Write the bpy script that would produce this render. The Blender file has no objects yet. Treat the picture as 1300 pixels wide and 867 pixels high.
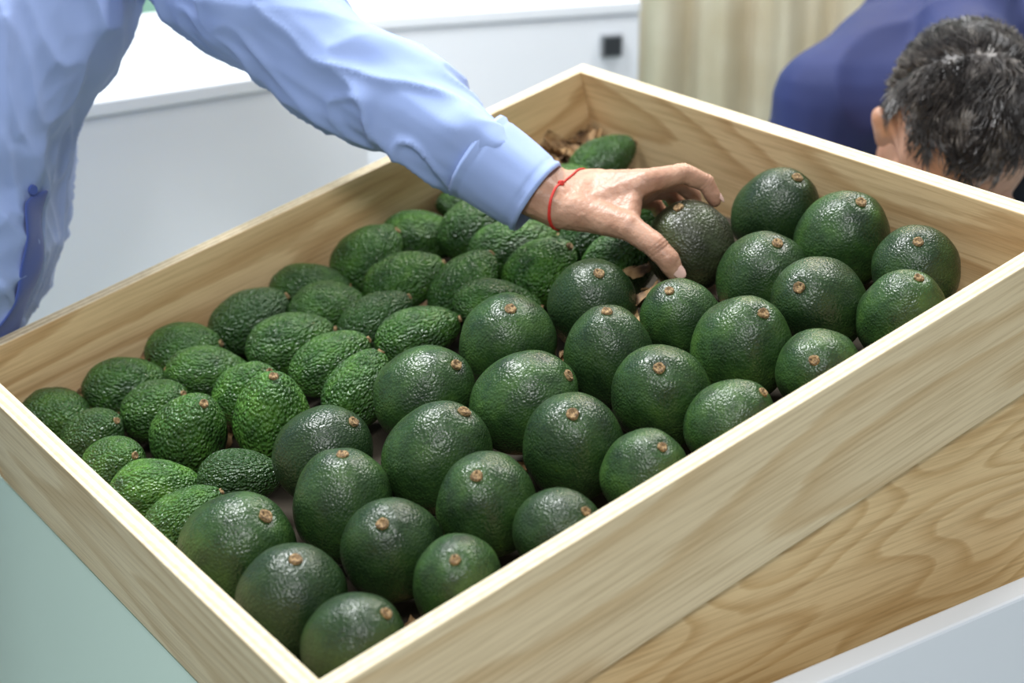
import bpy, bmesh, math, random
from mathutils import Vector, Matrix, noise
from mathutils.bvhtree import BVHTree
random.seed(7)
# ------------------------------------------------------------------ frame / placement from image pixels
f=2263.0
d1=Vector((4300,-2331,2263)).normalized(); d2=Vector((-1684,-910,2263)); d2=(d2-d1*d2.dot(d1)).normalized()
n=d1.cross(d2).normalized()
th=math.atan2(-d2.y,d2.z)
up=Vector((0,-math.cos(th),-math.sin(th)))
h1=(d1-up*d1.dot(up)).normalized(); h2=up.cross(h1)
R=Matrix((h1,h2,up))
F=Vector(((405-650)/f,(862-433.5)/f,1))*1.25
C=Vector((0,0,.85))-R@F
tilt=math.asin(d1.dot(up))
cx=R@Vector((1,0,0)); cy=R@Vector((0,-1,0)); cz=R@Vector((0,0,-1))
B=Matrix((d1,d2,n)); cF=n.dot(F)
def ray(x,y): return Vector(((x-650)/f,(y-433.5)/f,1))
def S(x,y,z): return C+R@(ray(x,y)*z)  # world point from image pixel x, y at an assumed depth z
def heap(x,y,w):  # image pixel cast onto an assumed plane at offset w from the rim
    r=ray(x,y); z=(cF+w)/n.dot(r); D=r*z-F
    return z,Vector((D.dot(d1),D.dot(d2),D.dot(n)))
M=Matrix.Translation((0,0,.85))@Matrix.Rotation(-tilt,4,'Y')   # crate frame -> world
COL=bpy.context.scene.collection
def link(o,parent=None):
    COL.objects.link(o)
    if parent: o.parent=parent
    return o
def empty(name,mat=None):
    o=bpy.data.objects.new(name,None); o.empty_display_size=.05; link(o)
    if mat: o.matrix_world=mat
    return o
# ------------------------------------------------------------------ materials
def newmat(name,col=(.8,.8,.8),rough=.5,**kw):
    m=bpy.data.materials.new(name); m.use_nodes=True; nt=m.node_tree; b=nt.nodes['Principled BSDF']
    b.inputs['Base Color'].default_value=(*col,1); b.inputs['Roughness'].default_value=rough
    for k,v in kw.items(): b.inputs[k].default_value=v
    return m,nt,b
def N(nt,t,**kw):
    x=nt.nodes.new(t)
    for k,v in kw.items():
        if k in x.inputs: x.inputs[k].default_value=v
        else: setattr(x,k,v)
    return x
def ramp(nt,src,stops):
    r=nt.nodes.new('ShaderNodeValToRGB'); e=r.color_ramp.elements
    while len(e)<len(stops): e.new(.5)
    for i,(p,c) in enumerate(stops): e[i].position=p; e[i].color=(*c,1) if len(c)==3 else c
    nt.links.new(src,r.inputs['Fac']); return r
def math_(nt,op,a,b=None):
    x=nt.nodes.new('ShaderNodeMath'); x.operation=op
    for i,v in enumerate((a,b)):
        if v is None: continue
        if isinstance(v,(int,float)): x.inputs[i].default_value=v
        else: nt.links.new(v,x.inputs[i])
    return x.outputs[0]
def mix(nt,fac,a,b,mode='MIX'):
    x=nt.nodes.new('ShaderNodeMix'); x.data_type='RGBA'; x.blend_type=mode
    for s,v in ((x.inputs['Factor'],fac),(x.inputs['A'],a),(x.inputs['B'],b)):
        if isinstance(v,(int,float)): s.default_value=v
        elif isinstance(v,tuple): s.default_value=(*v,1)
        else: nt.links.new(v,s)
    return x.outputs['Result']
def bump(nt,b,src,strength,dist):
    u=nt.nodes.new('ShaderNodeBump'); u.inputs['Strength'].default_value=strength; u.inputs['Distance'].default_value=dist
    nt.links.new(src,u.inputs['Height']); nt.links.new(u.outputs[0],b.inputs['Normal']); return u
def wood(name,axis,light,dark,rings,contrast,lo=.35,off=(0,0,0),ac=7.5):
    m,nt,b=newmat(name,light,.6)
    tc=N(nt,'ShaderNodeTexCoord')
    def mapped(al,a2):
        mp=N(nt,'ShaderNodeMapping'); s=[a2]*3; s[axis]=al
        mp.inputs['Scale'].default_value=s; mp.inputs['Location'].default_value=off
        nt.links.new(tc.outputs['Object'],mp.inputs['Vector']); return mp.outputs[0]
    n1=N(nt,'ShaderNodeTexNoise',Scale=1.0,Detail=1.0,Roughness=.4); nt.links.new(mapped(lo*3.2,ac),n1.inputs['Vector'])
    n4=N(nt,'ShaderNodeTexNoise',Scale=1.0,Detail=3,Roughness=.6); nt.links.new(mapped(9,60),n4.inputs['Vector'])
    val=math_(nt,'ADD',math_(nt,'MULTIPLY',n1.outputs['Fac'],rings),math_(nt,'MULTIPLY',n4.outputs['Fac'],.45))
    v=math_(nt,'FRACT',val)
    rr=ramp(nt,v,[(0,(0,0,0)),(.45,(.18,.18,.18)),(.84,(1,1,1)),(.93,(.7,.7,.7)),(1,(0,0,0))])
    n2=N(nt,'ShaderNodeTexNoise',Scale=1.0,Detail=3,Roughness=.65); nt.links.new(mapped(9,330),n2.inputs['Vector'])
    n3=N(nt,'ShaderNodeTexNoise',Scale=1.0,Detail=2); nt.links.new(mapped(1.5,9),n3.inputs['Vector'])
    fac=math_(nt,'MULTIPLY',rr.outputs[0],contrast)
    c=mix(nt,fac,light,dark)
    st=ramp(nt,n2.outputs['Fac'],[(.32,(.72,.67,.60)),(.56,(1,1,1))])
    c=mix(nt,.75,c,st.outputs[0],'MULTIPLY')
    bl=ramp(nt,n3.outputs['Fac'],[(.3,(.90,.86,.80)),(.65,(1,1,1))])
    c=mix(nt,.8,c,bl.outputs[0],'MULTIPLY')
    nt.links.new(c,b.inputs['Base Color'])
    bump(nt,b,n2.outputs['Fac'],.15,.001)
    return m
wood_x=wood('pine_ply_long',0,(.82,.69,.45),(.60,.42,.20),9,.6,off=(.3,1.1,.2),ac=6.5)
wood_y=wood('pine_ply_cross',1,(.82,.70,.46),(.56,.40,.19),9,.6,off=(2.3,.4,.7))
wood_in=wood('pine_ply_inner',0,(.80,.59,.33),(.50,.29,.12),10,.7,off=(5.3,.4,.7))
wood_b=wood('ply_base',0,(.86,.65,.35),(.60,.38,.15),20,.68,lo=.75,off=(1.7,3.1,.2),ac=9)
wood_floor_shaded,_,_=newmat('crate_floor_wood_shaded',(.03,.022,.012),.9)  # near-black colour carries the shade in the gaps between fruit
def edge_mat(name,axis,shift):
    m,nt,b=newmat(name,(.8,.7,.5),.65)
    tc=N(nt,'ShaderNodeTexCoord'); sx=N(nt,'ShaderNodeSeparateXYZ'); nt.links.new(tc.outputs['Object'],sx.inputs[0])
    v=math_(nt,'MULTIPLY',math_(nt,'ADD',sx.outputs[axis],shift),1/.018)
    r=ramp(nt,v,[(0,(.80,.70,.50)),(.17,(.76,.64,.43)),(.20,(.42,.30,.16)),(.37,(.54,.40,.23)),(.40,(.80,.69,.49)),(.60,(.78,.67,.46)),(.63,(.43,.31,.17)),(.80,(.54,.40,.23)),(.83,(.80,.70,.50))])
    q=N(nt,'ShaderNodeTexNoise',Scale=120.0,Detail=3); nt.links.new(tc.outputs['Object'],q.inputs['Vector'])
    s=ramp(nt,q.outputs['Fac'],[(.35,(.82,.79,.74)),(.6,(1,1,1))])
    c=mix(nt,.6,(.80,.70,.50),r.outputs[0]); c=mix(nt,.8,c,s.outputs[0],'MULTIPLY')
    nt.links.new(c,b.inputs['Base Color']); return m
def painted(name,col,rough=.45):
    m,nt,b=newmat(name,col,rough)
    tc=N(nt,'ShaderNodeTexCoord'); q=N(nt,'ShaderNodeTexNoise',Scale=90.0,Detail=3); nt.links.new(tc.outputs['Object'],q.inputs['Vector'])
    q2=N(nt,'ShaderNodeTexNoise',Scale=1.6,Detail=2); nt.links.new(tc.outputs['Object'],q2.inputs['Vector'])
    r=ramp(nt,q2.outputs['Fac'],[(.3,tuple(c*.95 for c in col)),(.7,col)]); nt.links.new(r.outputs[0],b.inputs['Base Color'])
    bump(nt,b,q.outputs['Fac'],.08,.002); return m
white=painted('white_paint',(.87,.91,.96)); mint=painted('mint_green',(.74,.94,.82),.35)  # mint: even pale green for the near panel
teal=painted('teal_wall_paint',(.35,.62,.50)); floor_m=painted('floor_carpet',(.40,.46,.46),.8)
def avo(name,c_d,c_m,c_l,vs,bstr,bd,spk,spc=(.22,.33,.08),rl=.22,rh=.36,tb=.55):
    m,nt,b=newmat(name,c_m,.34); b.inputs['Specular IOR Level'].default_value=.5
    tc=N(nt,'ShaderNodeTexCoord'); oi=N(nt,'ShaderNodeObjectInfo')
    va=N(nt,'ShaderNodeVectorMath'); va.operation='ADD'
    sc=math_(nt,'MULTIPLY',oi.outputs['Random'],37.0)
    nt.links.new(tc.outputs['Object'],va.inputs[0]); nt.links.new(sc,va.inputs[1])
    V=va.outputs[0]
    n1=N(nt,'ShaderNodeTexNoise',Scale=1.7,Detail=4,Roughness=.6); nt.links.new(V,n1.inputs['Vector'])
    n2=N(nt,'ShaderNodeTexNoise',Scale=9.0,Detail=3); nt.links.new(V,n2.inputs['Vector'])
    r1=ramp(nt,n1.outputs['Fac'],[(.3,c_d),(.52,c_m),(.75,c_l)])
    rv=math_(nt,'FRACT',math_(nt,'MULTIPLY',oi.outputs['Random'],7.31))
    tone=math_(nt,'MULTIPLY',rv,tb)
    c=mix(nt,tone,r1.outputs[0],c_d)
    vo=N(nt,'ShaderNodeTexVoronoi',Scale=vs*1.3); nt.links.new(V,vo.inputs['Vector'])
    sp=ramp(nt,vo.outputs['Distance'],[(.08,(1,1,1)),(.24,(0,0,0))])
    spf=math_(nt,'MULTIPLY',sp.outputs[0],math_(nt,'MULTIPLY',n2.outputs['Fac'],spk))
    c=mix(nt,spf,c,spc)
    nt.links.new(c,b.inputs['Base Color'])
    v2=N(nt,'ShaderNodeTexVoronoi',Scale=vs); v2.feature='SMOOTH_F1'; nt.links.new(V,v2.inputs['Vector'])
    hgt=math_(nt,'SUBTRACT',math_(nt,'MULTIPLY',n2.outputs['Fac'],.5),v2.outputs['Distance'])
    bump(nt,b,hgt,bstr,bd)
    rr=ramp(nt,n2.outputs['Fac'],[(.3,(rl,)*3),(.7,(rh,)*3)]); nt.links.new(rr.outputs[0],b.inputs['Roughness'])
    return m
avo_big=avo('avocado_skin_smooth',(.010,.026,.009),(.027,.070,.016),(.058,.128,.024),22,.38,.0022,.75,rl=.27,rh=.42,tb=.85)
avo_small=avo('avocado_skin_bumpy',(.020,.060,.014),(.052,.150,.022),(.11,.26,.034),14,.8,.006,.8,(.24,.37,.09),.26,.42,.9)
avo_dark=avo('avocado_skin_dark',(.020,.022,.012),(.034,.042,.017),(.060,.085,.030),18,.4,.0028,.5,(.16,.18,.08),.3,.44)
def stemmat():
    m,nt,b=newmat('avocado_stem_cork',(.3,.17,.06),.8)
    tc=N(nt,'ShaderNodeTexCoord'); q=N(nt,'ShaderNodeTexNoise',Scale=22.0,Detail=4); nt.links.new(tc.outputs['Object'],q.inputs['Vector'])
    r=ramp(nt,q.outputs['Fac'],[(.35,(.045,.026,.012)),(.52,(.22,.135,.055)),(.72,(.46,.32,.16))]); nt.links.new(r.outputs[0],b.inputs['Base Color']); return m
stem_m=stemmat()
leaf_m,nt,b=newmat('dry_leaf',(.34,.19,.08),.7)
oi=N(nt,'ShaderNodeTexCoord'); q=N(nt,'ShaderNodeTexNoise',Scale=45.0,Detail=4); nt.links.new(oi.outputs['Object'],q.inputs['Vector'])
r=ramp(nt,q.outputs['Fac'],[(.35,(.09,.045,.018)),(.5,(.28,.16,.065)),(.7,(.52,.36,.18))]); nt.links.new(r.outputs[0],b.inputs['Base Color'])
def cloth(name,col,dk,sc=900,sheen=.2):
    m,nt,b=newmat(name,col,.75); b.inputs['Sheen Weight'].default_value=sheen
    tc=N(nt,'ShaderNodeTexCoord'); w=N(nt,'ShaderNodeTexNoise',Scale=float(sc),Detail=2); nt.links.new(tc.outputs['Object'],w.inputs['Vector'])
    q=N(nt,'ShaderNodeTexNoise',Scale=9.0,Detail=3); nt.links.new(tc.outputs['Object'],q.inputs['Vector'])
    r=ramp(nt,q.outputs['Fac'],[(.3,dk),(.7,col)]); nt.links.new(r.outputs[0],b.inputs['Base Color'])
    bump(nt,b,w.outputs['Fac'],.2,.0006); return m
shirt_m=cloth('light_blue_cotton',(.34,.45,.78),(.30,.41,.73),900,.1); shirt_in=cloth('shirt_inner_placket',(.06,.11,.40),(.05,.09,.34))
navy_m=cloth('navy_cotton',(.012,.024,.115),(.009,.018,.09),900,0); trouser_m=cloth('dark_trousers',(.03,.035,.05),(.02,.025,.035))
shoe_m,_,_=newmat('shoe_leather',(.02,.015,.012),.35)
def skinmat():
    m,nt,b=newmat('skin',(.50,.27,.17),.45); b.inputs['Subsurface Weight'].default_value=.10; b.inputs['Subsurface Scale'].default_value=.01
    b.inputs['Subsurface Radius'].default_value=(1,.35,.2)
    tc=N(nt,'ShaderNodeTexCoord'); q=N(nt,'ShaderNodeTexNoise',Scale=38.0,Detail=4); nt.links.new(tc.outputs['Object'],q.inputs['Vector'])
    r=ramp(nt,q.outputs['Fac'],[(.3,(.38,.195,.125)),(.7,(.54,.315,.215))]); nt.links.new(r.outputs[0],b.inputs['Base Color'])
    w=N(nt,'ShaderNodeTexVoronoi',Scale=420.0); nt.links.new(tc.outputs['Object'],w.inputs['Vector'])
    bump(nt,b,w.outputs['Distance'],.25,.0008); return m
skin_m=skinmat()
nail_m,_,_=newmat('nail',(.70,.46,.39),.25); thread_m,_,_=newmat('red_thread',(.60,.03,.02),.6)
hair_m,nt,b=newmat('hair_dark',(.02,.016,.014),.4)
oi=N(nt,'ShaderNodeTexCoord'); q=N(nt,'ShaderNodeTexNoise',Scale=60.0,Detail=2); nt.links.new(oi.outputs['Object'],q.inputs['Vector'])
r=ramp(nt,q.outputs['Fac'],[(.42,(.016,.013,.012)),(.58,(.045,.038,.034)),(.72,(.17,.155,.14))]); nt.links.new(r.outputs[0],b.inputs['Base Color'])
black_m,_,_=newmat('black_plastic',(.03,.035,.04),.35); grey_m,_,_=newmat('grey_plastic',(.25,.27,.29),.4)
eye_m,_,_=newmat('eye_white',(.8,.8,.78),.2)
curt_m=cloth('cream_curtain_fabric',(.92,.82,.64),(.80,.68,.48),300)
# ------------------------------------------------------------------ mesh helpers
def mesh_obj(name,verts,faces,mat,parent=None,smooth=False,mw=None):
    me=bpy.data.meshes.new(name); me.from_pydata([tuple(v) for v in verts],[],faces)
    bm=bmesh.new(); bm.from_mesh(me); bmesh.ops.recalc_face_normals(bm,faces=bm.faces); bm.to_mesh(me); bm.free()
    me.materials.append(mat)
    if smooth:
        for p in me.polygons: p.use_smooth=True
    o=bpy.data.objects.new(name,me); link(o,parent)
    if mw and not parent: o.matrix_world=mw
    elif mw: o.matrix_local=mw
    return o
CF=[(0,1,3,2),(4,6,7,5),(0,4,5,1),(2,3,7,6),(0,2,6,4),(1,5,7,3)]
def box(name,lo,hi,mat,parent=None,bev=.0015,mw=None,edge=None):
    v=[Vector((x,y,z)) for x in (lo[0],hi[0]) for y in (lo[1],hi[1]) for z in (lo[2],hi[2])]
    o=mesh_obj(name,v,CF,mat,parent,mw=mw)
    if edge:
        o.data.materials.append(edge)
        for p in o.data.polygons:
            if p.normal.z>.9: p.material_index=1
    if bev:
        md=o.modifiers.new('bevel','BEVEL'); md.width=bev; md.segments=2
    return o
def sphere_pts(p,r,seg=14,rings=9,sc=None):
    out=[]
    for i in range(rings+1):
        a=math.pi*i/rings
        for j in range(seg):
            t=2*math.pi*j/seg
            v=Vector((math.sin(a)*math.cos(t),math.sin(a)*math.sin(t),math.cos(a)))*r
            if sc: v=sc@v
            out.append(p+v)
    return out
def hull_into(bm,spheres):
    vs=[]
    for s in spheres:
        p,r=s[0],s[1]; sc=s[2] if len(s)>2 else None
        vs+= [bm.verts.new(q) for q in sphere_pts(Vector(p),r,sc=sc)]
    bmesh.ops.remove_doubles(bm,verts=vs,dist=1e-6)
    vs=[v for v in vs if v.is_valid]
    res=bmesh.ops.convex_hull(bm,input=vs)
    dead=[g for g in res['geom_interior'] if isinstance(g,bmesh.types.BMVert) and g.is_valid]
    bmesh.ops.delete(bm,geom=dead,context='VERTS')
def body(name,hulls,mat,parent,voxel,smooth=6,disp=None):
    me=bpy.data.meshes.new(name+'_src')
    allv=[];allf=[]
    for h in hulls:
        bm=bmesh.new(); hull_into(bm,h); bm.verts.index_update()
        o0=len(allv); allv+=[v.co.copy() for v in bm.verts]
        allf+=[[o0+v.index for v in fc.verts] for fc in bm.faces]; bm.free()
    me.from_pydata([tuple(v) for v in allv],[],allf)
    o=bpy.data.objects.new(name+'_src',me); COL.objects.link(o)
    md=o.modifiers.new('r','REMESH'); md.mode='VOXEL'; md.voxel_size=voxel
    s=o.modifiers.new('s','SMOOTH'); s.factor=.5; s.iterations=smooth
    bpy.context.view_layer.update()
    dg=bpy.context.evaluated_depsgraph_get(); ev=o.evaluated_get(dg)
    nm=bpy.data.meshes.new_from_object(ev); nm.name=name
    bpy.data.objects.remove(o); bpy.data.meshes.remove(me)
    if disp:
        nr=[v.normal.copy() for v in nm.vertices]
        for v,nn in zip(nm.vertices,nr): v.co=v.co+nn*disp(v.co.copy(),nn)
    nm.materials.clear(); nm.materials.append(mat)
    for p in nm.polygons: p.use_smooth=True
    r=bpy.data.objects.new(name,nm); link(r,parent); return r
def bvh(o): return BVHTree.FromPolygons([v.co.copy() for v in o.data.vertices],[tuple(p.vertices) for p in o.data.polygons])
def chain(pts): return [[pts[i],pts[i+1]] for i in range(len(pts)-1)]
# ------------------------------------------------------------------ crate
t=.018;h=.145;hf=.126;L=.80;W=.735
crate=empty('wooden_crate',M)
box('side_front',(-t,-t,-hf),(L,0,0),wood_x,crate,edge=edge_mat('ply_edge_front',1,t))
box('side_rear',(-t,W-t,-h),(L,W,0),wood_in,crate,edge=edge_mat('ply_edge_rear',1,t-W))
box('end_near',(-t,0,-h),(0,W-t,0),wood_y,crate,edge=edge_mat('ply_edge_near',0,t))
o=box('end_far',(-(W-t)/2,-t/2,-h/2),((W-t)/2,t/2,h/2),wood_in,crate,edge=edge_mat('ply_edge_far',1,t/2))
o.matrix_local=Matrix.Translation((L-t/2,(W-t)/2,-h/2))@Matrix.Rotation(math.pi/2,4,'Z')
box('bottom_board',(0,0,-h),(L-t,W-t,-.128),wood_floor_shaded,crate,0)
# ------------------------------------------------------------------ display base below the crate
base=empty('plywood_display_base')
ct=math.cos(tilt)
def zb(X,hh_=h): return .85+X*math.tan(tilt)-hh_/ct-.002     # underside of crate at world X
def panel(name,y0,y1,x0,x1,zlo,mat,hh_=h):
    vs=[Vector((x,y,z)) for x in (x0,x1) for y in (y0,y1) for z in (zlo,zb(x,hh_))]
    return mesh_obj(name,vs,CF,mat,base)
panel('front_riser',-.014,-.001,.075,.80,.45,wood_b,hf)
panel('rear_riser',.70,.718,.06,.80,.45,wood_b)
box('far_riser',(.782,.018,.45),(.80,.70,zb(.782)-.005),wood_b,base,0)
cnt=empty('white_display_counter')
box('front_panel',(.02,-.085,.0),(.86,-.060,.742),white,cnt,.003)
box('rear_panel',(.045,.755,.0),(.86,.775,.66),white,cnt,.003)
box('near_panel',(.022,-.060,.0),(.045,1.10,.698),mint,cnt,0)
box('far_panel',(.84,-.060,.0),(.86,.755,.66),white,cnt,.002)
box('shelf',(.045,-.060,.42),(.84,.755,.449),white,cnt,0)
# ------------------------------------------------------------------ background counters
ca=empty('white_counter')
box('body',(-1.6,1.30,0),(.80,1.80,.915),white,ca,.004)
box('top',(-1.6,1.295,.917),(.80,1.80,.94),white,ca,.004)
p1=Vector((1.0,1.55)); p2=Vector((1.418,1.424)); dv=(p2-p1).normalized(); pv=Vector((-dv.y,dv.x))
ang=math.atan2(dv.y,dv.x)
cb=empty('white_counter',Matrix.Translation((p2.x,p2.y,0))@Matrix.Rotation(ang,4,'Z'))
box('body',(-.56,.004,0),(0,.40,.915),white,cb,.004)
box('top',(-.56,0,.917),(0,.40,.94),white,cb,.004)
sk=empty('wall_socket',Matrix.Translation((p2.x,p2.y,0))@Matrix.Rotation(ang,4,'Z'))
box('plate',(-.075,-.006,.845),(-.035,.003,.885),grey_m,sk,.002)
box('face',(-.071,-.009,.849),(-.039,-.0062,.881),black_m,sk,.002)
# ------------------------------------------------------------------ room shell
box('floor',(-4,-3,-.05),(7,7,0),floor_m,None,0)
def wallseg(name,a,b,z1,mat,th=.08):
    a=Vector((a.x,a.y,0)); b=Vector((b.x,b.y,0)); d=(b-a).normalized(); q=Vector((-d.y,d.x,0))*th
    vs=[p+Vector((0,0,z)) for p in (a,b,b+q,a+q) for z in (0,z1)]
    return mesh_obj(name,vs,[(0,2,3,1),(2,4,5,3),(4,6,7,5),(6,0,1,7),(1,3,5,7),(0,6,4,2)],mat)
wallseg('wall_back',S(-1400,0,5.6),S(2400,0,5.6),3.2,teal)
# curtain with folds
A=S(790,60,4.1);Bc=S(1330,60,3.9)
A=Vector((A.x,A.y,0));Bc=Vector((Bc.x,Bc.y,0)); dd=(Bc-A); ln=dd.length; dd.normalize(); q=Vector((-dd.y,dd.x,0))
vs=[];fc=[];nu=260
for i in range(nu+1):
    u=i/nu*ln
    off=.034*math.sin(u*2*math.pi/.14+1.3*math.sin(u*7))+.014*math.sin(u*97)*math.sin(u*5)
    for z in (0.02,2.8): vs.append(A+dd*u+q*off+Vector((0,0,z)))
for i in range(nu): fc.append((2*i,2*i+2,2*i+3,2*i+1))
cu=mesh_obj('cream_curtain',vs,fc,curt_m,None,True)
md=cu.modifiers.new('s','SOLIDIFY'); md.thickness=.004
# mint bench beyond counters
mb=empty('mint_bench')
bx=S(330,0,3.9)
box('seat',(bx.x-.9,bx.y-.2,.60),(bx.x+.35,bx.y+.3,.66),teal,mb,.01)
for i,(a,b_) in enumerate([(-.85,-.15),(.3,-.15),(-.85,.25),(.3,.25)]): box('leg_%d'%i,(bx.x+a-.02,bx.y+b_-.02,0),(bx.x+a+.02,bx.y+b_+.02,.60),teal,mb,.003)
# ------------------------------------------------------------------ avocados
big=[(447,815,68,487,772),(375,768,76,385,708),(580,738,64,578,705),(305,697,77,345,650),(497,695,68,490,660),(705,672,57,737,645),(620,640,70,609,601),(438,640,70,440,578),(817,600,60,835,564),(556,582,72,590,521),(728,563,70,725,522),(412,577,65,452,536),(928,537,58,965,497),(668,512,66,720,480),(840,500,68,832,467),(540,500,66,580,463),(1037,470,57,1022,457),(775,452,62,770,401),(943,440,67,961,400),(645,437,65,648,395),(1140,400,58,1150,358),(865,407,55,848,372),(1035,383,62,1005,366),(752,387,60,758,350),(950,342,62,960,300),(1163,343,58,1155,310),(1070,303,62,1083,262),(988,270,57,1005,232)]
small=[(62,505,48,41,20),(105,548,46,37,30),(142,585,46,39,20),(163,488,54,37,15),(197,523,48,38,25),(242,550,58,49,75),(267,465,54,35,15),(197,620,58,40,20),(237,658,58,38,30),(302,608,54,37,5),(232,423,49,37,20),(322,403,56,39,30),(378,350,50,33,5),(370,435,58,39,25),(312,498,48,39,30),(345,537,62,51,75),(412,385,48,34,20),(475,325,52,39,40),(420,460,56,37,30),(475,408,52,34,20),(510,358,55,36,15),(530,425,56,38,30),(455,495,56,40,40),(518,277,50,32,10),(567,298,52,38,30),(590,363,54,36,40),(632,387,56,32,10),(648,305,58,37,15),(688,342,52,42,60),(596,256,52,32,170),(769,203,47,30,20),(712,222,44,27,20),(735,303,48,36,20),(785,335,52,42,45),(820,262,50,36,20),(690,272,45,32,10),(655,238,46,27,15)]
items=[]  # p, r_xy, r_len, axis, kind
for x,y,r_,sx,sy in big:
    z,p=heap(x,y,-.060); rr=r_*z/f*.975
    dx,dy=(sx-x)/r_,(sy-y)/r_; k=math.hypot(dx,dy)
    if k>.9: dx,dy=dx/k*.9,dy/k*.9; k=.9
    a=B@Vector((dx,dy,-math.sqrt(1-k*k)))
    items.append([p,rr,rr*random.uniform(1.05,1.17),a,'b'])
for x,y,a_,b_,g in small:
    z,p=heap(x,y,-.080); A_=a_*z/f*1.03; Bq=b_*z/f*1.03; Ln=max(A_,1.34*Bq)
    c=math.sqrt(max(0,(Ln*Ln-A_*A_)/(Ln*Ln-Bq*Bq))); s_=math.sqrt(1-c*c); g=math.radians(g+random.uniform(-20,20))
    ax=B@Vector((math.cos(g)*s_,-math.sin(g)*s_,-c))
    items.append([p,Bq,Ln,ax,'s'])
X=ray(876,312)*1.79-F; held=Vector((X.dot(d1),X.dot(d2),X.dot(n)))
items.append([held,.0445,.047,(B@Vector((-.3,-.8,-.5))).normalized(),'h'])
home=[i[0].copy() for i in items]
for it in range(60):
    for i in range(len(items)):
        for j in range(i+1,len(items)):
            a,b_=items[i],items[j]; D=b_[0]-a[0]; dist=D.length
            if dist>.13: continue
            Dn=D.normalized()
            def er(o):
                k=Dn.dot(o[3]); return math.sqrt(o[1]**2*(1-k*k)+o[2]**2*k*k)
            ov=er(a)+er(b_)-dist-.0005
            if ov>0:
                wa=0 if a[4]=='h' else 1; wb=0 if b_[4]=='h' else 1; tt=wa+wb
                a[0]-=Dn*ov*.5*wa/tt*1.0; b_[0]+=Dn*ov*.5*wb/tt*1.0
    for k,o in enumerate(items):
        if o[4]=='h': continue
        o[0]+=(home[k]-o[0])*.06
        p=o[0]
        ex=[math.sqrt(o[1]**2*(1-o[3][q_]**2)+o[2]**2*o[3][q_]**2)+.001 for q_ in range(3)]
        p.x=min(max(p.x,ex[0]),L-t-ex[0]); p.y=min(max(p.y,ex[1]),W-t-ex[1]); p.z=max(p.z,-.126+ex[2])
def avo_mesh(name,kind,seed,skin):
    bm=bmesh.new(); bmesh.ops.create_icosphere(bm,subdivisions=5,radius=1)
    rg=random.Random(int(seed*10)); pe=rg.uniform(.10,.22) if kind=='s' else rg.uniform(.03,.10)
    for v in bm.verts:
        c=v.co.copy(); z=c.z
        if kind=='s':
            k=1-pe*z-.06*z*z; lump=.034*noise.noise(c*2.2+Vector((seed,0,0)))+.014*noise.noise(c*10+Vector((0,seed,0)))
        else:
            k=1-pe*z; lump=.034*noise.noise(c*1.8+Vector((seed,0,0)))+.004*noise.noise(c*7+Vector((0,seed,0)))
        c.x*=k;c.y*=k
        c*=1+lump
        d=math.hypot(c.x,c.y)
        if z>0: c.z-=.05*math.exp(-(d/.16)**2)
        v.co=c
    for fc_ in bm.faces: fc_.smooth=True
    R0=.118 if kind!='s' else .120
    prof=[(0,.035),(R0*.5,.028),(R0*.65,.046),(R0*.95,.043),(R0*1.06,.012),(R0*.9,-.09)]
    sg=14; rows=[]
    zt=.965
    for (rr,zz) in prof:
        rows.append([bm.verts.new((rr*math.cos(2*math.pi*j/sg)*(1+.25*noise.noise(Vector((math.cos(j*.449)*1.5,math.sin(j*.449)*1.5,seed)))),rr*math.sin(2*math.pi*j/sg)*(1+.2*noise.noise(Vector((j*.7,seed*2,1)))),zt+zz+.02*noise.noise(Vector((j*.5,rr*9,seed))))) for j in range(sg)] if rr>0 else [bm.verts.new((0,0,zt+zz))])
    for i in range(len(rows)-1):
        a,b_=rows[i],rows[i+1]
        for j in range(sg):
            if len(a)==1: fq=bm.faces.new((a[0],b_[j],b_[(j+1)%sg]))
            else: fq=bm.faces.new((a[j],b_[j],b_[(j+1)%sg],a[(j+1)%sg]))
            fq.material_index=1; fq.smooth=True
    me=bpy.data.meshes.new(name); bm.to_mesh(me); bm.free(); me.materials.append(skin); me.materials.append(stem_m); return me
mb_=[avo_mesh('avocado_large_%d'%i,'b',i*3.1,avo_big) for i in range(6)]
ms_=[avo_mesh('avocado_bumpy_%d'%i,'s',i*5.3,avo_small) for i in range(7)]
mh=avo_mesh('avocado_held','b',9.1,avo_dark)
pile=empty('avocado_pile',M)
for i,(p,rr,ll,ax,kd) in enumerate(items):
    me=mh if kd=='h' else (mb_[i%6] if kd=='b' else ms_[i%7])
    o=bpy.data.objects.new('avocado_fruit_%d'%i,me)
    if kd=='h': link(o); o.name='avocado'
    else: link(o,pile)
    q_=ax.normalized().to_track_quat('Z','Y').to_matrix().to_4x4()@Matrix.Rotation(random.uniform(0,6.28),4,'Z')
    ml=Matrix.Translation(p)@q_@Matrix.Diagonal((rr,rr*(random.uniform(.93,1.0) if kd!='h' else 1),ll,1))
    if kd=='h': o.matrix_world=M@ml
    else: o.matrix_local=ml
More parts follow.
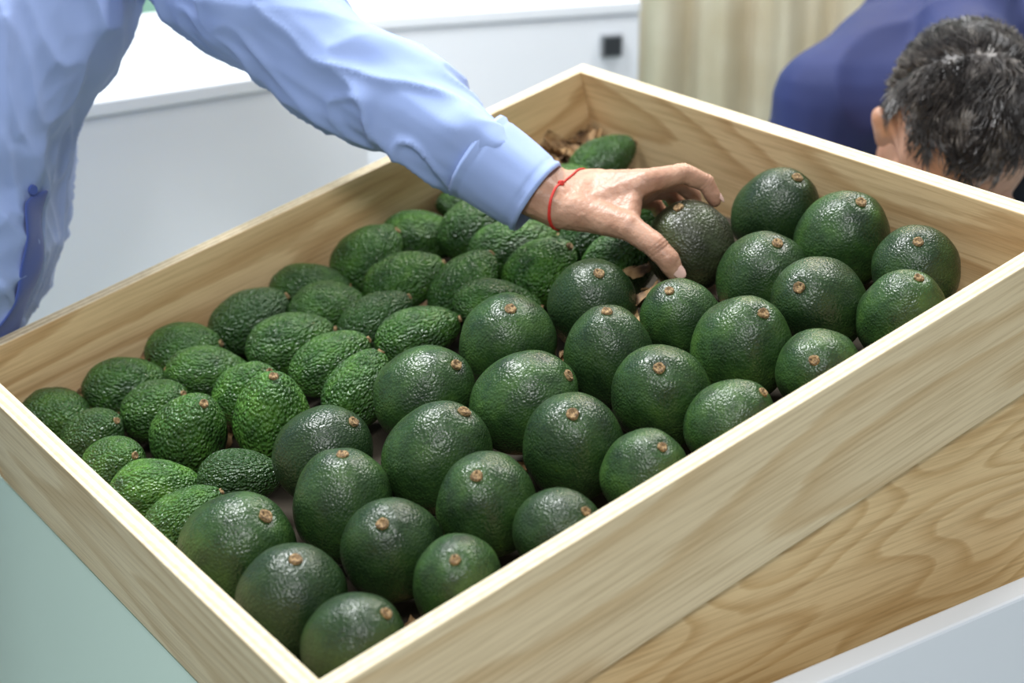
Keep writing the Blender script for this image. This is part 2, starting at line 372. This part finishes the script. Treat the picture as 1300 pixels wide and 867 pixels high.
# dry leaves bed
bm=bmesh.new()
def leaf(p,sz,nrm,ang):
    tq=nrm.to_track_quat('Z','Y').to_matrix()@Matrix.Rotation(ang,3,'Z')
    nx,ny=9,6; g=[]; sd=random.uniform(0,99)
    cu1=random.uniform(-.3,.6);cu2=random.uniform(-.8,.8)
    for i in range(nx+1):
        u=i/nx*2-1; w_=math.sqrt(max(0,1-u*u))*.46*(1+.35*noise.noise(Vector((u*3,sd,0))))+.005
        g.append([bm.verts.new(p+tq@(Vector((u,(j/ny*2-1)*w_,cu1*u*u+cu2*((j/ny*2-1)*w_)**2*2+.22*noise.noise(Vector((u*3,j*.8,sd)))))*sz)) for j in range(ny+1)])
    for i in range(nx):
        for j in range(ny): bm.faces.new((g[i][j],g[i+1][j],g[i+1][j+1],g[i][j+1]))
def rn(a,b): return random.uniform(a,b)
for i in range(26):
    leaf(Vector((rn(.03,L-.05),rn(.03,W-.05),rn(-.122,-.116))),rn(.018,.028),Vector((rn(-.3,.3),rn(-.3,.3),1)).normalized(),rn(0,6.28))
_,lc=heap(688,184,-.075); _,lc2=heap(725,190,-.085)
for cc in (lc,lc2):
    for i in range(80):
        leaf(Vector((min(L-t-.02,cc.x+rn(-.07,.05)),min(W-t-.015,cc.y+rn(-.035,.035)),cc.z+rn(-.035,.004))),rn(.020,.036),Vector((rn(-.5,.5),rn(-.5,.5),1)).normalized(),rn(0,6.28))
for i in range(45):
    leaf(Vector((rn(.06,.20),W-t-rn(.02,.05),rn(-.115,-.080))),rn(.02,.03),Vector((rn(-.6,.6),rn(-.6,.6),1)).normalized(),rn(0,6.28))
for i in range(14):
    leaf(Vector((rn(.50,.62),rn(.26,.40),rn(-.100,-.06))),rn(.015,.025),Vector((rn(-.8,.8),rn(-.8,.8),1)).normalized(),rn(0,6.28))
for v in bm.verts:
    v.co.z=max(v.co.z,-.126); v.co.x=min(max(v.co.x,.002),L-t-.002); v.co.y=min(max(v.co.y,.002),W-t-.002)
me=bpy.data.meshes.new('dry_leaf_bed'); bm.to_mesh(me); bm.free(); me.materials.append(leaf_m)
for p in me.polygons: p.use_smooth=True
o=bpy.data.objects.new('dry_leaf_bed',me); link(o); o.matrix_world=M
# ------------------------------------------------------------------ person reaching (blue shirt)
per=empty('man_in_blue_shirt')
Fd=Vector((.823,-.568,0)); Lat=Vector((.568,.823,0)); Z=Vector((0,0,1))
sl=[(S(150,-170,1.99),.078),(S(260,-60,1.93),.080),(S(322,-2,1.88),.073),(S(428,84,1.85),.060),(S(515,134,1.83),.054),(S(582,180,1.815),.047),(S(612,201,1.81),.041)]
axs=(sl[-1][0]-sl[2][0]).normalized(); sp1=axs.cross(Z).normalized(); sp2=axs.cross(sp1)
near=[(S(10,-150,1.90),.13),(S(-2,0,1.87),.125),(S(-68,130,1.85),.118),(S(-90,245,1.85),.116),(S(-74,320,1.84),.100),(S(-74,370,1.86),.088)]
def rdg(x): return (1-min(1,abs(x)*2.8))**2
def folds(c,nn):
    k=(c-near[1][0]).dot(axs); m_=min(1,max(0,(k-.12)/.10))
    a=c.dot(axs); b_=c.dot(sp1); d=c.dot(sp2)
    w=noise.noise_vector(c*5)*.5
    arm=.0105*rdg(noise.noise(Vector((a*5,b_*12+a*6,d*12))+w))+.0050*rdg(noise.noise(Vector((a*11+3,b_*22+a*16,d*20))+w))+.006*noise.noise(c*8)
    A_=c.dot(Fd); Bq=c.dot(Lat)
    tor=.013*rdg(noise.noise(Vector((A_*9+c.z*2.5,Bq*9,c.z*2.2))+w))+.006*rdg(noise.noise(Vector((A_*17+c.z*7,Bq*17,c.z*5+4))+w))
    return arm*m_+tor*(1-m_)-.004
pel=S(-230,470,1.98); pel.x-=.04; pel.y+=.02
hs=[]
for i in range(len(near)-1):
    (a,ra),(b_,rb)=near[i],near[i+1]
    hs.append([(a,ra),(b_,rb),(a+Lat*.13,ra),(b_+Lat*.13,rb)])
a,ra=near[-1]
hs.append([(a,ra),(a+Lat*.13,ra),(pel-Lat*.03,.12),(pel+Lat*.13,.12)])
top=near[0][0]; nb=top+Lat*.065+Vector((.02,-.02,.17))
hs.append([near[0],(top+Lat*.13,.13),(nb,.07)])
hs.append([(top+Lat*.13,.12),(sl[0][0],.078)])
hs+=chain(sl)
rs=top-Lat*.09+Vector((0,0,.03)); re=S(-190,170,1.74); rw=S(-260,420,1.80)
hs.append([(near[0][0],.12),(rs,.07)]); hs+=chain([(rs,.068),(re,.055),(rw,.042)])
so=body('shirt',hs,shirt_m,per,.0036,3,folds)
body('collar',[[(nb+Vector((0,0,.0)),.066),(nb+Vector((.01,-.01,.04)),.062)]],shirt_m,per,.006,3)
def tube(name,p0,p1,r0,r1,mat,parent,th=.0022,sg=56,el=1.0):
    ax=(p1-p0).normalized(); u=ax.cross(Z).normalized(); v=ax.cross(u)
    vs=[];fc=[];nr=18
    prof=[(i/nr,r0+(r1-r0)*i/nr+(.0012 if i in(1,nr-1) else 0)-(.0012 if i in(2,nr-2) else 0)) for i in range(nr+1)]
    prof+=[(1.0,r1-th),(.5,(r0+r1)/2-th),(0.05,r0-th)]
    ln_=(p1-p0)
    for (s_,rr) in prof:
        for j in range(sg):
            t_=2*math.pi*j/sg; wob=1+.06*noise.noise(Vector((math.cos(t_)*1.5,math.sin(t_)*1.5,s_*.8)))+.02*noise.noise(Vector((math.cos(t_)*4,math.sin(t_)*4,s_*1.5)))
            vs.append(p0+ln_*s_+(u*math.cos(t_)+v*math.sin(t_)*el)*rr*wob)
    m_=len(prof)
    for i in range(m_):
        for j in range(sg):
            fc.append((i*sg+j,i*sg+(j+1)%sg,((i+1)%m_)*sg+(j+1)%sg,((i+1)%m_)*sg+j))
    return mesh_obj(name,vs,fc,mat,parent,True)
tube('cuff',S(604,195,1.812),S(683,251,1.802),.0465,.0400,shirt_m,per)
# placket: raised dark strip following the shirt front, found on the shirt surface
sb=bvh(so)
ctr=[(S(-60,y_,1.85)) for y_ in (238,262,290,318,346,372,395,415,432)]
rows=[]
for c_ in ctr:
    row=[]
    for lo_ in (-.045,-.028,-.012,.004):
        hit=sb.ray_cast(c_+Lat*lo_+Fd*.5,-Fd)
        if hit[0] is not None: row.append(hit[0]+Fd*.003)
    if len(row)==4: rows.append(row)
vs=[p for r_ in rows for p in r_]; fc=[(i*4+j,i*4+j+1,i*4+j+5,i*4+j+4) for i in range(len(rows)-1) for j in range(3)]
if rows:
    o=mesh_obj('placket',vs,fc,shirt_in,per,True); md=o.modifiers.new('s','SOLIDIFY'); md.thickness=.004; md.offset=0; md=o.modifiers.new('ss','SUBSURF'); md.levels=2; md.render_levels=2
    bp=rows[0][1]+Fd*.002+Z*.006
    bm=bmesh.new(); bmesh.ops.create_cone(bm,cap_ends=True,segments=20,radius1=.0055,radius2=.005,depth=.0025)
    me=bpy.data.meshes.new('button'); bm.to_mesh(me); bm.free(); me.materials.append(shirt_in)
    o=bpy.data.objects.new('button',me); link(o,per); o.matrix_world=Matrix.Translation(bp)@(Fd-Lat*.8).to_track_quat('Z','Y').to_matrix().to_4x4()
# hand
wa,wb=S(712,242,1.812),S(710,264,1.788)
iM,mM,rM,pM=S(820,231,1.772),S(828,231,1.792),S(824,240,1.812),S(814,252,1.830)
cm,tm,ti,tt_=S(752,272,1.778),S(800,288,1.752),S(834,314,1.740),S(857,345,1.742)
tmid=S(849,331,1.739)
arm0=S(600,195,1.81)
hh=[[(arm0,.034),(wa,.0215),(wb,.0215)],
    [(wa,.021),(wb,.021),(S(760,238,1.80),.019),(cm,.019)],
    [(S(745,240,1.805),.019),(S(752,262,1.785),.018),(iM,.0130),(pM,.0115),(mM,.0125)],
    [(cm,.0185),(tm,.0145)],[(tm,.0135),(ti,.0125)],[(ti,.0122),(tmid,.0118)],[(tmid,.0118),(tt_,.0092)],
    [(cm,.014),(tm,.009),(S(805,245,1.772),.010)],
    [(iM,.0128),(S(868,220,1.778),.0107)],
    [(S(868,220,1.778),.0108),(S(896,232,1.787),.0093)],[(S(896,232,1.787),.0094),(S(907,253,1.792),.0080)],
    [(mM,.0120),(S(862,232,1.803),.0095)],[(S(862,232,1.803),.0092),(S(880,247,1.815),.0083)],[(S(880,247,1.815),.0083),(S(882,268,1.820),.0075)],
    [(rM,.0115),(S(850,243,1.823),.0088)],[(S(850,243,1.823),.0088),(S(862,262,1.835),.0080)],[(S(862,262,1.835),.0080),(S(862,285,1.838),.0073)],
    [(pM,.0105),(S(832,258,1.842),.0080)],[(S(832,258,1.842),.0080),(S(842,276,1.848),.0072)],[(S(842,276,1.848),.0072),(S(844,296,1.848),.0065)]]
jn=[(ti,(tt_-ti).normalized()),(S(868,220,1.778),(S(896,232,1.787)-iM).normalized()),(S(896,232,1.787),(S(907,253,1.792)-S(868,220,1.778)).normalized())]
def handdisp(c,nn):
    d=.0008*noise.noise(c*80)+.0004*noise.noise(c*220)
    for p,a in jn:
        q_=c-p
        if q_.length<.017:
            s_=q_.dot(a)
            for o_ in (-.0035,0,.0035): d-=.0006*math.exp(-((s_-o_)/.0009)**2)
    return d
ho=body('hand',hh,skin_m,per,.0015,5,handdisp)
def nail(name,p,ax,out,w,l,par=per):
    ax=ax.normalized(); out=(out-ax*out.dot(ax)).normalized(); sd=ax.cross(out)
    mt=Matrix((sd,ax,out)).transposed().to_4x4(); mt.translation=p
    bm=bmesh.new(); bmesh.ops.create_uvsphere(bm,u_segments=20,v_segments=12,radius=1)
    for v in bm.verts:
        c=v.co; v.co=Vector((c.x*w,c.y*l,c.z*.0012-.35*(c.x*w)**2/w))
    me=bpy.data.meshes.new(name); bm.to_mesh(me); bm.free(); me.materials.append(nail_m)
    for p_ in me.polygons:p_.use_smooth=True
    o=bpy.data.objects.new(name,me); link(o,par); o.matrix_world=mt
hb=bvh(ho)
def nail_on(name,tip,prev,outdir,w,l):
    ax=(tip-prev).normalized(); od=(outdir-ax*outdir.dot(ax)).normalized()
    hit=hb.ray_cast(tip+ax*.001+od*.05,-od)
    p=hit[0] if hit[0] is not None else tip+od*.008
    nail(name,p-od*.0001,ax,od,w,l)
nail_on('thumb_nail',tt_,ti,(C-tt_).normalized()+cx*.45+cy*.2,.0068,.0085)
ix=S(907,253,1.792)
nail_on('index_nail',ix,S(896,232,1.787),cx+cy*.4+(C-ix).normalized()*.2,.0048,.0062)
# bracelet wrapped round the wrist surface
wc=S(724,251,1.799); axw=(S(760,258,1.79)-S(690,244,1.81)).normalized()
e1=(wa-wb); e1=(e1-axw*e1.dot(axw)).normalized(); e2=axw.cross(e1)
def strand(name,tw,ph,shift):
    cu=bpy.data.curves.new(name,'CURVE'); cu.dimensions='3D'; cu.bevel_depth=.0010; cu.bevel_resolution=3
    s_=cu.splines.new('POLY'); K=60; pts=[]
    for i in range(K):
        t_=2*math.pi*i/K; dr=(e1*math.cos(t_)+e2*math.sin(t_)).normalized(); c0=wc+axw*(shift+tw*.03*math.cos(t_+ph))
        hit=hb.ray_cast(c0+dr*.09,-dr)
        if hit[0] is not None: pts.append(hit[0]+dr*.0008)
    s_.points.add(len(pts)-1); s_.use_cyclic_u=True
    for i,p in enumerate(pts): s_.points[i].co=(*p,1)
    cu.materials.append(thread_m); link(bpy.data.objects.new(name,cu),per); return pts
bp=strand('bracelet',.25,.4,0); strand('bracelet_strand',.25,.55,.0008)
def knot(p,r):
    bm=bmesh.new(); bmesh.ops.create_icosphere(bm,subdivisions=2,radius=r)
    for v in bm.verts: v.co*=1+.3*noise.noise(v.co*900)
    me=bpy.data.meshes.new('knot'); bm.to_mesh(me); bm.free(); me.materials.append(thread_m)
    o=bpy.data.objects.new('bracelet_knot',me); link(o,per); o.matrix_world=Matrix.Translation(p)
if bp:
    kp=min(bp,key=lambda p:(p-S(733,238,1.77)).length); knot(kp,.0034); knot(kp-Z*.004+axw*.002,.0026)
# lower body
pc=pel+Lat*.05
def leg(side,par,mat,hip,foot,knee):
    body('trouser_leg_'+side,[[(hip,.105),(pc,.12)]]+chain([(hip,.1),(knee,.07),(foot+Z*.07,.05)]),mat,par,.01,4)
    body('shoe_'+side,[[(foot+Z*.05-Fd*.03,.04),(foot+Z*.035+Fd*.12,.034)]],shoe_m,par,.008,3)
hipL=pel+Lat*.14-Z*.05; hipR=pel-Lat*.04-Z*.05
for sd,hp in (('left',hipL),('right',hipR)):
    ft=Vector((hp.x-.08,hp.y+.02,0)); leg(sd,per,trouser_m,hp,ft,Vector((hp.x-.03,hp.y+.0,.48)))
# head builder (local: x side, y face, z crown; origin head centre)
def head(parent,mw,hairlen=.02,nst=2600,bald=False):
    he=bpy.data.objects.new('head',None); link(he,parent); he.matrix_world=mw
    sk_=Matrix.Diagonal((.80,1.0,.92)).to_3x3()
    hl=[[(Vector((0,-.012,.03)),.094,sk_)],[(Vector((0,.035,.0)),.066,sk_),(Vector((0,.045,-.06)),.045)],
        [(Vector((0,.062,-.085)),.026),(Vector((.035,.02,-.065)),.03),(Vector((-.035,.02,-.065)),.03)],
        [(Vector((0,.093,.008)),.009),(Vector((0,.112,-.025)),.011)],[(Vector((.012,.1,-.03)),.008),(Vector((-.012,.1,-.03)),.008)],
        [(Vector((.02,.088,.022)),.011),(Vector((.042,.074,.02)),.009)],[(Vector((-.02,.088,.022)),.011),(Vector((-.042,.074,.02)),.009)],
        [(Vector((.017,.09,-.058)),.006),(Vector((-.017,.09,-.058)),.006),(Vector((0,.095,-.057)),.007)],
        [(Vector((.016,.087,-.067)),.006),(Vector((-.016,.087,-.067)),.006),(Vector((0,.092,-.068)),.007)],
        [(Vector((0,-.02,-.03)),.058),(Vector((0,-.045,-.13)),.055)]]
    for s in(1,-1): hl.append([(Vector((s*.078,-.01,.012)),.011),(Vector((s*.086,-.02,.02)),.010),(Vector((s*.076,-.008,-.018)),.007)])
    o=body('head_skin',hl,skin_m,None,.004,4); o.parent=he; o.matrix_local=Matrix()
    for s in(1,-1):
        bm=bmesh.new(); bmesh.ops.create_uvsphere(bm,u_segments=16,v_segments=10,radius=.011)
        me=bpy.data.meshes.new('eye'); bm.to_mesh(me); bm.free(); me.materials.append(eye_m)
        e=bpy.data.objects.new('eye_%d'%(s>0),me); e.parent=he; COL.objects.link(e); e.matrix_local=Matrix.Translation((s*.031,.074,.0))
    vs=[];fc=[]; c0=Vector((0,-.014,.033))
    def onscalp(v):
        if v.z<-.55: return False
        if v.y>0.0:
            lim=.42-.12*abs(v.x)+.08*noise.noise(v*4)+(.14 if abs(abs(v.x)-.45)<.2 else 0)
            if bald: lim+=.06
            return v.z>lim
        if v.z<.0 and v.y>-.1: return False
        return True
    bm=bmesh.new(); bmesh.ops.create_icosphere(bm,subdivisions=5,radius=1)
    kill=[v for v in bm.verts if not onscalp(v.co.normalized())]
    bmesh.ops.delete(bm,geom=kill,context='VERTS')
    for v in bm.verts:
        d=v.co.normalized(); v.co=c0+(sk_@d)*(.0962+.002*noise.noise(d*14))
    me=bpy.data.meshes.new('hair_cap'); bm.to_mesh(me); bm.free(); me.materials.append(hair_m)
    e=bpy.data.objects.new('hair_cap',me); COL.objects.link(e); e.parent=he; e.matrix_local=Matrix()
    rnd=random.Random(3)
    cnt_=0
    while cnt_<nst:
        d=Vector((rnd.gauss(0,1),rnd.gauss(0,1),rnd.gauss(0,1))).normalized()
        if not onscalp(d): continue
        if bald and (d-Vector((0,-.1,1)).normalized()).length<.30 and rnd.random()<.6: continue
        cnt_+=1
        clump=noise.noise_vector(d*4)*.7
        p=c0+(sk_@d)*.095; flow=(Vector((.25,.8,-.1))+clump+Vector((rnd.uniform(-.22,.22),rnd.uniform(-.2,.2),rnd.uniform(-.2,.2))))
        if d.y<-.3: flow=Vector((.1,-.3,-.7))+clump+Vector((rnd.uniform(-.22,.22),)*3)
        tg=(flow-d*flow.dot(d)).normalized(); ln1=hairlen*rnd.uniform(.7,1.2); w_=.0009
        sd=d.cross(tg); lift=.004+.006*abs(noise.noise(d*9))
        P0=[p,p+d*lift+tg*ln1*.3,p+d*lift*1.6+tg*ln1*.65,p+d*lift*1.1+tg*ln1]
        b0=len(vs)
        for k,pp in enumerate(P0):
            ww=w_*(1-k/3.3)
            vs+= [pp+sd*ww,pp-sd*ww,pp+d*ww]
        for k in range(3):
            for a,b_ in((0,1),(1,2),(2,0)): fc.append((b0+k*3+a,b0+k*3+b_,b0+k*3+3+b_,b0+k*3+3+a))
    o=mesh_obj('hair_strands',vs,fc,hair_m,None); o.parent=he; o.matrix_local=Matrix()
def frame(p,crown,face,s_=1.0):
    crown=crown.normalized(); face=(face-crown*face.dot(crown)).normalized(); s=face.cross(crown)
    m=(Matrix((s,face,crown)).transposed()*s_).to_4x4(); m.translation=p; return m
head(per,frame(nb+Vector((.06,-.045,.17)),Vector((.25,-.17,1)),Vector((.8,-.55,-.45))))
def simple_hand(name,p,d,pal,par):
    d=d.normalized(); s=d.cross(pal).normalized(); q=d.cross(s)
    hl=[[(p,.022),(p+d*.03,.02)],[(p+d*.03+s*.012,.016),(p+d*.03-s*.012,.016),(p+d*.085+s*.028,.011),(p+d*.08-s*.03,.010)]]
    for k,(o_,l_) in enumerate(((.029,.07),(.010,.078),(-.010,.072),(-.029,.056))):
        a=p+d*.085+s*o_; b_=a+d*l_*.5+q*.008; c=b_+d*l_*.35+q*.02
        hl+=chain([(a,.0098),(b_,.0085),(c,.0072)])
    hl+=chain([(p+d*.03+s*.018,.014),(p+d*.07+s*.05,.011),(p+d*.10+s*.055+q*.01,.009)])
    body(name,hl,skin_m,par,.0025,4)
rd=(rw-re).normalized()
simple_hand('hand_right',rw+rd*.02,rd,Lat,per)
# ------------------------------------------------------------------ bending man in navy
man=empty('man_in_navy_shirt')
V=lambda x,y,z: R@Vector((x,y,z))
cr=V(.03,-.31,-.95).normalized()
hc=S(1226,170,2.06)-cr*.03
head(man,frame(hc,cr,V(-.03,.95,-.31),1.13),.022,6500,True)
nk=S(1225,95,2.26)
shl,shr=S(1052,132,2.36),S(1400,110,2.38)
hipc=S(1300,-60,2.85); latm=(shr-shl).normalized()
def f2(c,nn): return .009*rdg(noise.noise(c*6))+.004*noise.noise(c*12)
el,er_=S(1020,330,2.42),S(1430,330,2.45)
body('shirt',[[(nk,.060),(S(1225,50,2.40),.09)],[(shl,.078),(shr,.078),(S(1225,45,2.46),.105)],
   [(S(1165,50,2.46),.090),(S(1310,50,2.46),.10),(hipc-latm*.07,.13),(hipc+latm*.07,.13)],
   [(shl,.076),(el,.055)],[(shr,.078),(er_,.055)]],navy_m,man,.007,5,f2)
body('neck',[[(hc-cr*.06,.058),(nk+cr*.02,.062)]],skin_m,man,.006,4)
hl_,hr_=hipc-latm*.09-Z*.03,hipc+latm*.09-Z*.03
for i,(hp,e_) in enumerate(((hl_,el),(hr_,er_))):
    kn_=Vector((hp.x-.10,hp.y-.08,.5)); ft=Vector((hp.x+.02,hp.y+.0,0))
    body('trouser_leg_%d'%i,[[(hp,.115),(hipc,.13)]]+chain([(hp,.105),(kn_,.07),(ft+Z*.07,.05)]),trouser_m,man,.01,4)
    body('shoe_%d'%i,[[(ft+Z*.05,.04),(ft+Z*.035+Vector((-.14,-.08,0)),.034)]],shoe_m,man,.008,3)
    hd=S((1050,1400)[i],430,2.36)
    body('forearm_%d'%i,[[(e_,.045),(hd,.028)]],skin_m,man,.006,3)
    simple_hand('hand_%d'%i,hd,hd-e_,latm,man)
# ------------------------------------------------------------------ lights
def area(name,loc,tgt,sx,sy,e,col=(1,1,1)):
    l=bpy.data.lights.new(name,'AREA'); l.shape='RECTANGLE'; l.size=sx; l.size_y=sy; l.energy=e; l.color=col
    o=bpy.data.objects.new(name,l); link(o); o.location=loc
    o.rotation_euler=(Vector(tgt)-Vector(loc)).to_track_quat('-Z','Y').to_euler()
area('ceiling_light_main',(.1,1.3,2.9),(.4,.4,.9),.6,.45,78,(.97,.99,1))
area('ceiling_light_right',(2.0,.6,2.9),(.6,.4,.8),.5,.4,32,(1,.98,.95))
area('fill_light_near',(-.9,-1.2,2.9),(.3,.4,.8),.6,.5,36,(1,1,1))  # added fill softbox above and behind the camera
area('fill_light_back',(2.2,2.2,3.0),(3.0,3.2,.3),1.5,1.0,90,(1,.98,.94))  # added light to brighten the curtain and background
wd=bpy.data.worlds.new('world'); bpy.context.scene.world=wd; wd.use_nodes=True
wd.node_tree.nodes['Background'].inputs[0].default_value=(.88,.94,1,1); wd.node_tree.nodes['Background'].inputs[1].default_value=.41
# ------------------------------------------------------------------ camera
cam=bpy.data.cameras.new('camera');co=bpy.data.objects.new('camera',cam);link(co)
m=Matrix((cx,cy,cz)).transposed().to_4x4(); m.translation=C; co.matrix_world=m
cam.sensor_width=36;cam.lens=f/1300*36;cam.clip_start=.05
cam.dof.use_dof=True;cam.dof.focus_distance=1.62;cam.dof.aperture_fstop=4.2
bpy.context.scene.camera=co
bpy.context.scene.view_settings.view_transform='Standard'
